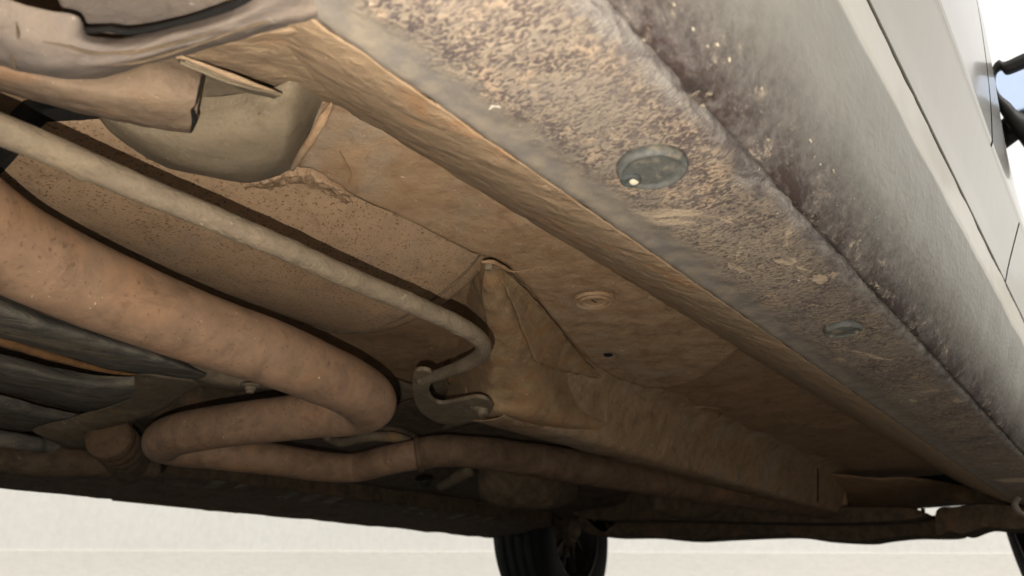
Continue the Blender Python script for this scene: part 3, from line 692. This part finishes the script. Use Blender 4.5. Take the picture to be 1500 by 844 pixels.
strap = patch('arch_strap', [
    [at(-60, -30, z=.196), at(40, 10, z=.198), at(112, 24, z=.200), at(132, 52, z=.202), at(192, 54, z=.204), at(285, 32, z=.202), at(350, 10, z=.199), at(400, -20, z=.196), at(440, -50, z=.195)],
    [at(-60, 10, z=.190), at(30, 50, z=.191), at(90, 58, z=.192), at(132, 66, z=.194), at(200, 64, z=.195), at(290, 42, z=.194), at(360, 22, z=.193), at(410, 0, z=.193), at(450, -20, z=.193)],
    [at(-60, 50, z=.194), at(28, 80, z=.190), at(80, 82, z=.190), at(136, 84, z=.192), at(210, 76, z=.193), at(300, 54, z=.194), at(365, 36, z=.194), at(415, 16, z=.194), at(460, 0, z=.194)],
    [at(-60, 70, z=.198), at(24, 98, z=.194), at(75, 104, z=.192), at(136, 104, z=.193), at(220, 84, z=.195), at(305, 62, z=.196), at(370, 46, z=.196), at(420, 32, z=.195), at(466, 24, z=.195)],
    [at(-60, 84, z=.214), at(24, 108, z=.212), at(75, 116, z=.210), at(136, 117, z=.210), at(228, 91, z=.212), at(310, 69, z=.213), at(374, 54, z=.213), at(424, 44, z=.212), at(470, 36, z=.210)]], 'strap', n=9, amp=.0010, fs=85, label='grey strap along the wheel arch lip')
patch('arch_liner', [
    [at(60, -60, z=.216), at(160, -60, z=.216), at(260, -60, z=.214), at(360, -60, z=.210), at(420, -60, z=.206)],
    [at(80, -10, z=.216), at(160, -10, z=.216), at(250, -16, z=.214), at(340, -20, z=.210), at(400, -30, z=.206)],
    [at(100, 30, z=.218), at(150, 50, z=.220), at(210, 50, z=.220), at(290, 34, z=.215), at(362, 12, z=.210)]], 'strap', n=8, amp=.0006)
tube('liner_edge', [(at(118, 30, z=.2035), .0004), (at(126, 44, z=.2035), .0010), (at(160, 43, z=.2035), .0010), (at(192, 47, z=.2035), .0012), (at(250, 36, z=.203), .0012), (at(300, 23, z=.202), .0016), (at(350, 4, z=.2), .0018), (at(380, -12, z=.199), .0016)], 'void', 10, 8, strap)
patch('orange_web', [
    [at(255, 78, z=.224), at(330, 64, z=.212), at(400, 48, z=.2045), at(440, 42, z=.202)],
    [at(300, 98, z=.232), at(360, 92, z=.228), at(420, 84, z=.222), at(480, 84, z=.218)],
    [at(340, 116, z=.246), at(400, 126, z=.246), at(450, 128, z=.244), at(520, 140, z=.240)],
    [at(360, 128, z=.262), at(410, 138, z=.262), at(460, 146, z=.262), at(530, 170, z=.262)]], 'lip', n=9, amp=.0014, fs=50)

# ------------------------------------------------------------------ left: ribbed shield and its bracket, dark axle parts
shield = patch('ribbed_shield', [
    [at(-60, 400, z=.235), at(60, 452, z=.235), at(160, 486, z=.236), at(240, 514, z=.237), at(300, 545, z=.238)],
    [at(-60, 425, z=.212), at(60, 468, z=.213), at(160, 500, z=.214), at(240, 524, z=.217), at(302, 549, z=.224)],
    [at(-60, 462, z=.205), at(60, 495, z=.206), at(160, 520, z=.208), at(240, 538, z=.213), at(298, 553, z=.224)],
    [at(-60, 488, z=.216), at(60, 515, z=.216), at(150, 538, z=.217), at(220, 549, z=.222), at(280, 557, z=.230)]], 'slate', n=9, amp=.0016, fs=30, label='slate grey ribbed shield')
tube('rust_strip', [(at(-60, 482, z=.210), .0035), (at(40, 512, z=.211), .0038), (at(110, 532, z=.213), .0034), (at(165, 545, z=.217), .0022), (at(200, 549, z=.222), .0008)], 'orange', 18, 8, shield)
sh2 = patch('ribbed_shield', [
    [at(-60, 500, z=.230), at(40, 528, z=.230), at(110, 545, z=.231), at(170, 552, z=.232), at(214, 550, z=.234)],
    [at(-60, 522, z=.214), at(40, 545, z=.215), at(110, 562, z=.216), at(165, 570, z=.219), at(208, 566, z=.226)],
    [at(-60, 545, z=.212), at(40, 566, z=.213), at(105, 582, z=.215), at(155, 590, z=.219), at(196, 588, z=.226)],
    [at(-60, 562, z=.228), at(40, 582, z=.228), at(100, 598, z=.228), at(145, 606, z=.229), at(184, 600, z=.232)]], 'slate', n=8, amp=.0014, fs=30)
sh3 = patch('ribbed_shield', [
    [at(-60, 566, z=.226), at(30, 586, z=.226), at(90, 602, z=.227), at(150, 612, z=.229)],
    [at(-60, 590, z=.212), at(30, 608, z=.213), at(80, 616, z=.215), at(120, 622, z=.220)],
    [at(-60, 622, z=.214), at(20, 632, z=.215), at(55, 632, z=.218), at(90, 628, z=.224)]], 'slate', n=8, amp=.0014, fs=30)
tube('axle_tube', [(at(-80, 636, z=.20), .011), (at(0, 643, z=.20), .011), (at(60, 652, z=.202), .010), (at(110, 660, z=.206), .008)], 'slate', 24, 8)
patch('shield_bracket', [
    [at(196, 545, z=.226), at(240, 552, z=.227), at(278, 556, z=.228), at(300, 562, z=.232)],
    [at(190, 584, z=.222), at(215, 590, z=.222), at(245, 590, z=.224), at(270, 578, z=.230)],
    [at(120, 608, z=.214), at(160, 612, z=.212), at(205, 612, z=.216), at(240, 600, z=.228)],
    [at(50, 628, z=.206), at(100, 632, z=.202), at(150, 630, z=.206), at(200, 616, z=.222)],
    [at(62, 640, z=.200), at(100, 652, z=.196), at(145, 652, z=.199), at(182, 636, z=.214)],
    [at(80, 648, z=.206), at(104, 658, z=.204), at(140, 660, z=.206), at(172, 646, z=.218)]], 'bracket', n=8, amp=.0012, fs=40, label='curved grey-brown shield bracket')
patch('heat_shield_edge', [
    [at(250, 505, z=.245), at(320, 530, z=.245), at(390, 550, z=.245), at(470, 580, z=.25)],
    [at(270, 545, z=.228), at(310, 560, z=.226), at(370, 566, z=.228), at(430, 572, z=.240)],
    [at(276, 558, z=.232), at(320, 570, z=.230), at(360, 572, z=.232), at(400, 566, z=.242)]], 'bracket', n=8, amp=.0015, fs=40)
# bellows
bl = []
for k in range(15):
    t = k/14; bl.append((at(158+30*t+8*math.sin(t*3), 640+46*t, z=.197-.004*t), .026+(.003 if k % 2 else 0)))
tube('rubber_bellows', bl, 'gunk', 28, 4, amp=.0003)
tube('axle_tube', [(at(-80, 664, z=.186), .022), (at(20, 672, z=.186), .022), (at(90, 676, z=.186), .022), (at(150, 680, z=.186), .018), (at(230, 688, z=.188), .014)], 'gunk', 26, 8)
patch('far_rear_plate', [
    [at(-60, 640, z=.26), at(60, 650, z=.25), at(160, 660, z=.25), at(260, 672, z=.26)],
    [at(-60, 672, z=.19), at(60, 680, z=.188), at(140, 686, z=.192), at(240, 690, z=.20)],
    [at(-60, 688, z=.182), at(60, 698, z=.18), at(140, 702, z=.184), at(240, 706, z=.19)]], 'gunk', n=8, amp=.006, fs=16)

# ------------------------------------------------------------------ tunnel, far floor, far sill
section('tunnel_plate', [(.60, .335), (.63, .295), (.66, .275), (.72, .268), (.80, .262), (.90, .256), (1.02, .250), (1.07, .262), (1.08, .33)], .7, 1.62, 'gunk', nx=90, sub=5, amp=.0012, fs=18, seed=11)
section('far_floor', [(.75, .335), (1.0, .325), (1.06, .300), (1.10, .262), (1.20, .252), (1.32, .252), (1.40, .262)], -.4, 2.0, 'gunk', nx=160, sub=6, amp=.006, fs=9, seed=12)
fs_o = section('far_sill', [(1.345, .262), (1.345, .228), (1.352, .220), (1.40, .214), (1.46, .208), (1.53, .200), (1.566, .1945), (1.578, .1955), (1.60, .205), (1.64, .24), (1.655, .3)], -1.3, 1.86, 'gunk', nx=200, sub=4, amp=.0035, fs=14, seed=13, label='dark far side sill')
for k in range(24):
    x = .30+k*.058
    prism('slotted_tab', [(x, 1.352, HC+.2195), (x+.026, 1.352, HC+.2195), (x+.036, 1.412, HC+.2125), (x+.008, 1.412, HC+.2125)], (0, .002, .004), M['slate'], fs_o, .0008)
for x0, x1 in ((-.4, .30), (.68, .96)):
    box('jacking_lip', (x0, 1.566, HC+.1925), (x1, 1.574, HC+.20), 'gunk', fs_o, .001)
# odds and ends in the shade
tube('brake_pipe', [(at(478, 640, z=.232), .006), (at(500, 648, z=.23), .007), (at(540, 640, z=.23), .0075), (at(580, 641, z=.228), .0075), (at(605, 650, z=.226), .006), (at(620, 660, z=.226), .004)], 'bracket', 18, 10)
tube('brake_pipe', [(at(500, 628, z=.25), .004), (at(560, 628, z=.25), .005), (at(600, 636, z=.248), .005), (at(640, 656, z=.246), .004)], 'gunk', 14, 8)
lathe('bolt', [(0, -.012), (.010, -.012), (.012, -.009), (.012, 0), (.018, .001), (.018, .006)], at(621, 704, z=.23), (-.5, -.3, 1), 'rimm', car, 18)
tube('strut_rod', [(at(646, 712, z=.225), .010), (at(668, 700, z=.23), .012), (at(690, 688, z=.24), .012)], 'bracket', 18, 6)
tube('exhaust_resonator', [(at(706, 706, z=.215), .03), (at(730, 706, z=.215), .045), (at(790, 712, z=.215), .045), (at(830, 716, z=.22), .03)], M['gunk'], 28, 8, amp=.002)
tube('exhaust_resonator', [(at(960, 732, z=.205), .02), (at(985, 736, z=.205), .032), (at(1020, 740, z=.205), .03), (at(1050, 738, z=.21), .02)], M['gunk'], 24, 6, amp=.002)

# front subframe, arms, arch liner
def lump(name, pts, x, depth, mat, rough=.01, label=None):
    ol = spline([tuple(at(a, b_, x=x)) for a, b_ in pts], 5, True)
    o = prism(name, ol, (depth, 0, 0), mat, bev=.008, label=label); return o
lump('front_subframe', [(845, 742), (900, 744), (1000, 748), (1100, 752), (1200, 758), (1290, 762), (1335, 757), (1360, 760), (1400, 762), (1400, 784), (1330, 786), (1290, 790), (1260, 794), (1200, 791), (1150, 785), (1060, 788), (1000, 791), (940, 786), (860, 782)], 1.98, .12, 'gunk')
lump('subframe_mount', [(845, 725), (930, 722), (1010, 732), (1130, 738), (1240, 742), (1335, 744), (1338, 760), (1200, 766), (1000, 762), (850, 758)], 1.85, .1, 'gunk')
lump('arch_liner', [(1372, 747), (1400, 742), (1440, 738), (1475, 740), (1500, 745), (1500, 772), (1470, 774), (1440, 772), (1410, 782), (1390, 778), (1372, 783)], 1.88, .14, 'gunk')
lump('arch_liner', [(1440, 690), (1500, 700), (1520, 745), (1470, 746), (1430, 742)], 2.0, .2, 'gunk')
box('firewall', (2.32, .25, HC+.252), (2.4, 1.55, HC+.62), 'void')
patch('floor_front_edge', [
    [at(1200, 690, z=.275), at(1270, 700, z=.262), at(1340, 700, z=.262), at(1420, 715, z=.262), at(1480, 735, z=.25)],
    [at(1200, 735, z=.235), at(1280, 738, z=.225), at(1340, 738, z=.228), at(1400, 730, z=.238), at(1478, 742, z=.225)],
    [at(1200, 756, z=.212), at(1280, 755, z=.210), at(1340, 747, z=.218), at(1385, 737, z=.232), at(1470, 745, z=.215)]], 'floor2', n=8, amp=.004, fs=20)
tube('jack_hook', [(at(1493, 728, x=1.5), .004), (at(1486, 738, x=1.5), .005), (at(1492, 750, x=1.5), .005), (at(1504, 756, x=1.5), .004)], 'strap', 14, 6)
lump('suspension_arm', [(700, 764), (740, 764), (800, 770), (800, 778), (735, 779), (706, 776), (696, 770)], 2.1, .05, 'gunk')
lump('brake_caliper', [(856, 742), (890, 740), (905, 760), (896, 782), (876, 780), (858, 762)], 1.98, .07, 'bracket')

# wheels: front pair turned to the left
def wheel(c, ang, side, label):
    ax = Vector((-math.sin(ang), math.cos(ang), 0))*side        # points to the car's outside
    r = .285; w = .185
    prof = [(.17, -.085), (.185, -.093), (.235, -.0965), (.262, -.091), (.276, -.080), (.283, -.062), (.2855, -.03), (.2855, .03), (.283, .062), (.276, .08), (.262, .091), (.235, .0965), (.185, .093), (.17, .085)]
    root = bpy.data.objects.new('wheel', None); C.objects.link(root); root.parent = car; root.location = c-CAR0; root['label'] = label
    def fix(o):
        o.parent = root; o.data.transform(Matrix.Translation(-(c-CAR0))); return o
    t = fix(lathe('tyre', prof, c, ax, 'rubber', car, 96, cap=False))
    rim = [(.172, -.088), (.178, -.090), (.180, -.086), (.168, -.078), (.160, -.060), (.158, -.02), (.150, .0), (.158, .05), (.172, .085), (.178, .088), (.14, .07), (.06, .06), (.0, .06)]
    fix(lathe('rim', rim, c, ax, 'rimm', car, 72, cap=False))
    fix(lathe('brake_disc', [(0, -.075), (.05, -.075), (.06, -.06), (.06, -.045), (.094, -.044), (.096, -.042), (.096, -.024), (.094, -.022), (.05, -.02), (0, -.02)], c, ax, 'gunk', car, 60))
    # tread grooves as ribs
    lat_ = ax.cross(Vector((0, 0, 1)))
    for q in range(10):
        a = R(36*q+8); d_ = lat_*math.cos(a)+Vector((0, 0, 1))*math.sin(a)
        fix(bar('rim_spoke', c+d_*.05-ax*.052, c+d_*.158-ax*.036, .022, .012, 'rimm', car, .003))
    fix(lathe('hub', [(0, -.094), (.028, -.092), (.034, -.084), (.036, -.06), (.06, -.055)], c, ax, 'bracket', car, 30))
    for h in (-.05, -.017, .017, .05):
        fix(lathe('tread_rib', [(.284, h-.011), (.2885, h-.0095), (.2885, h+.0095), (.284, h+.011)], c, ax, 'rubber', car, 96, cap=False))
cf = at(822, 785, y=1.56); 
cf = Vector((2.20, 1.59, HC+.248))
wheel(cf, R(9), 1, 'left front wheel turned outwards')
wheel(Vector((2.16, .115, HC+.248)), R(15), -1, 'right front wheel at the photo edge')

# ------------------------------------------------------------------ apartment block behind the lens, caught in the mirror
M['render'] = concrete('grey_render', (.30, .29, .27, 1), (.25, .24, .225, 1), 1)
bl_ = bpy.data.objects.new('apartment_block', None); C.objects.link(bl_); bl_.location = (-15, -4.5, 0)
bl_['label'] = 'grey flat roofed apartment block glimpsed in the side mirror'; bl_['category'] = 'building'
def bbox(name, lo, hi, mat, par=None):
    o = box(name, lo, hi, mat, car, .01); o.parent = par or bl_
    o.data.transform(Matrix.Translation(CAR0-Vector((-15, -4.5, 0)))); return o
bbox('wall', (-19, -8.6, 0), (-15, -.35, 9.6), 'render')
bbox('roof', (-19.2, -8.8, 9.602), (-14.8, -.15, 9.9), 'black')
for zz in (1.0, 3.9, 6.8):
    for yy in (-7.6, -5.2, -2.8):
        w_ = bbox('window', (-15.02, yy, zz), (-14.96, yy+1.4, zz+1.5), 'rimm')
        bbox('pane', (-14.958, yy+.08, zz+.08), (-14.95, yy+1.32, zz+1.42), 'glass', w_)

# small marks of the pressed floor
tube('pressed_ring', [(at(1025+34*math.cos(a), 605+9*math.sin(a), z=.2815), .0012) for a in [R(q*30) for q in range(13)]], 'floor2', 8, 4, floor)
tube('sealer_bead', [(at(893, 524, z=.2605), .0003), (at(915, 540, z=.2605), .0006), (at(945, 558, z=.2605), .0007), (at(966, 569, z=.262), .0004)], 'lip', 8, 6, tongue)
tube('scraped_streak', [(at(1143, 600, z=.282), .0003), (at(1158, 615, z=.282), .0012), (at(1173, 631, z=.282), .0003)], 'lip', 8, 6, floor)

patch('rust_scab', [
    [at(352, 266, z=.258), at(400, 250, z=.258), at(436, 243, z=.258), at(480, 260, z=.258), at(520, 286, z=.259)],
    [at(356, 274, z=.2545), at(402, 264, z=.2535), at(438, 257, z=.2535), at(480, 272, z=.254), at(516, 292, z=.256)],
    [at(366, 280, z=.264), at(404, 276, z=.263), at(438, 270, z=.262), at(478, 284, z=.262), at(508, 300, z=.264)]], 'muffler', n=26, amp=.0022, fs=150, thick=0, parent=muf)
bar('tow_loop', at(1352, 745, x=1.95), at(1352, 762, x=1.95), .008, .008, 'gunk', bev=.001)

# joints and creases of the strap and arm
for pts in ([(24, 104), (18, 84), (27, 58), (24, 34)], [(140, 96), (200, 92), (270, 72), (350, 44), (410, 26)], [(60, 60), (100, 68), (140, 78), (210, 74), (290, 54), (360, 32)]):
    tube('crease_line', [(at(a, b_, z=.1905+.00001*a), .0003 if k_ in (0, len(pts)-1) else .0007) for k_, (a, b_) in enumerate(pts)], 'gunk', 8, 6, strap)
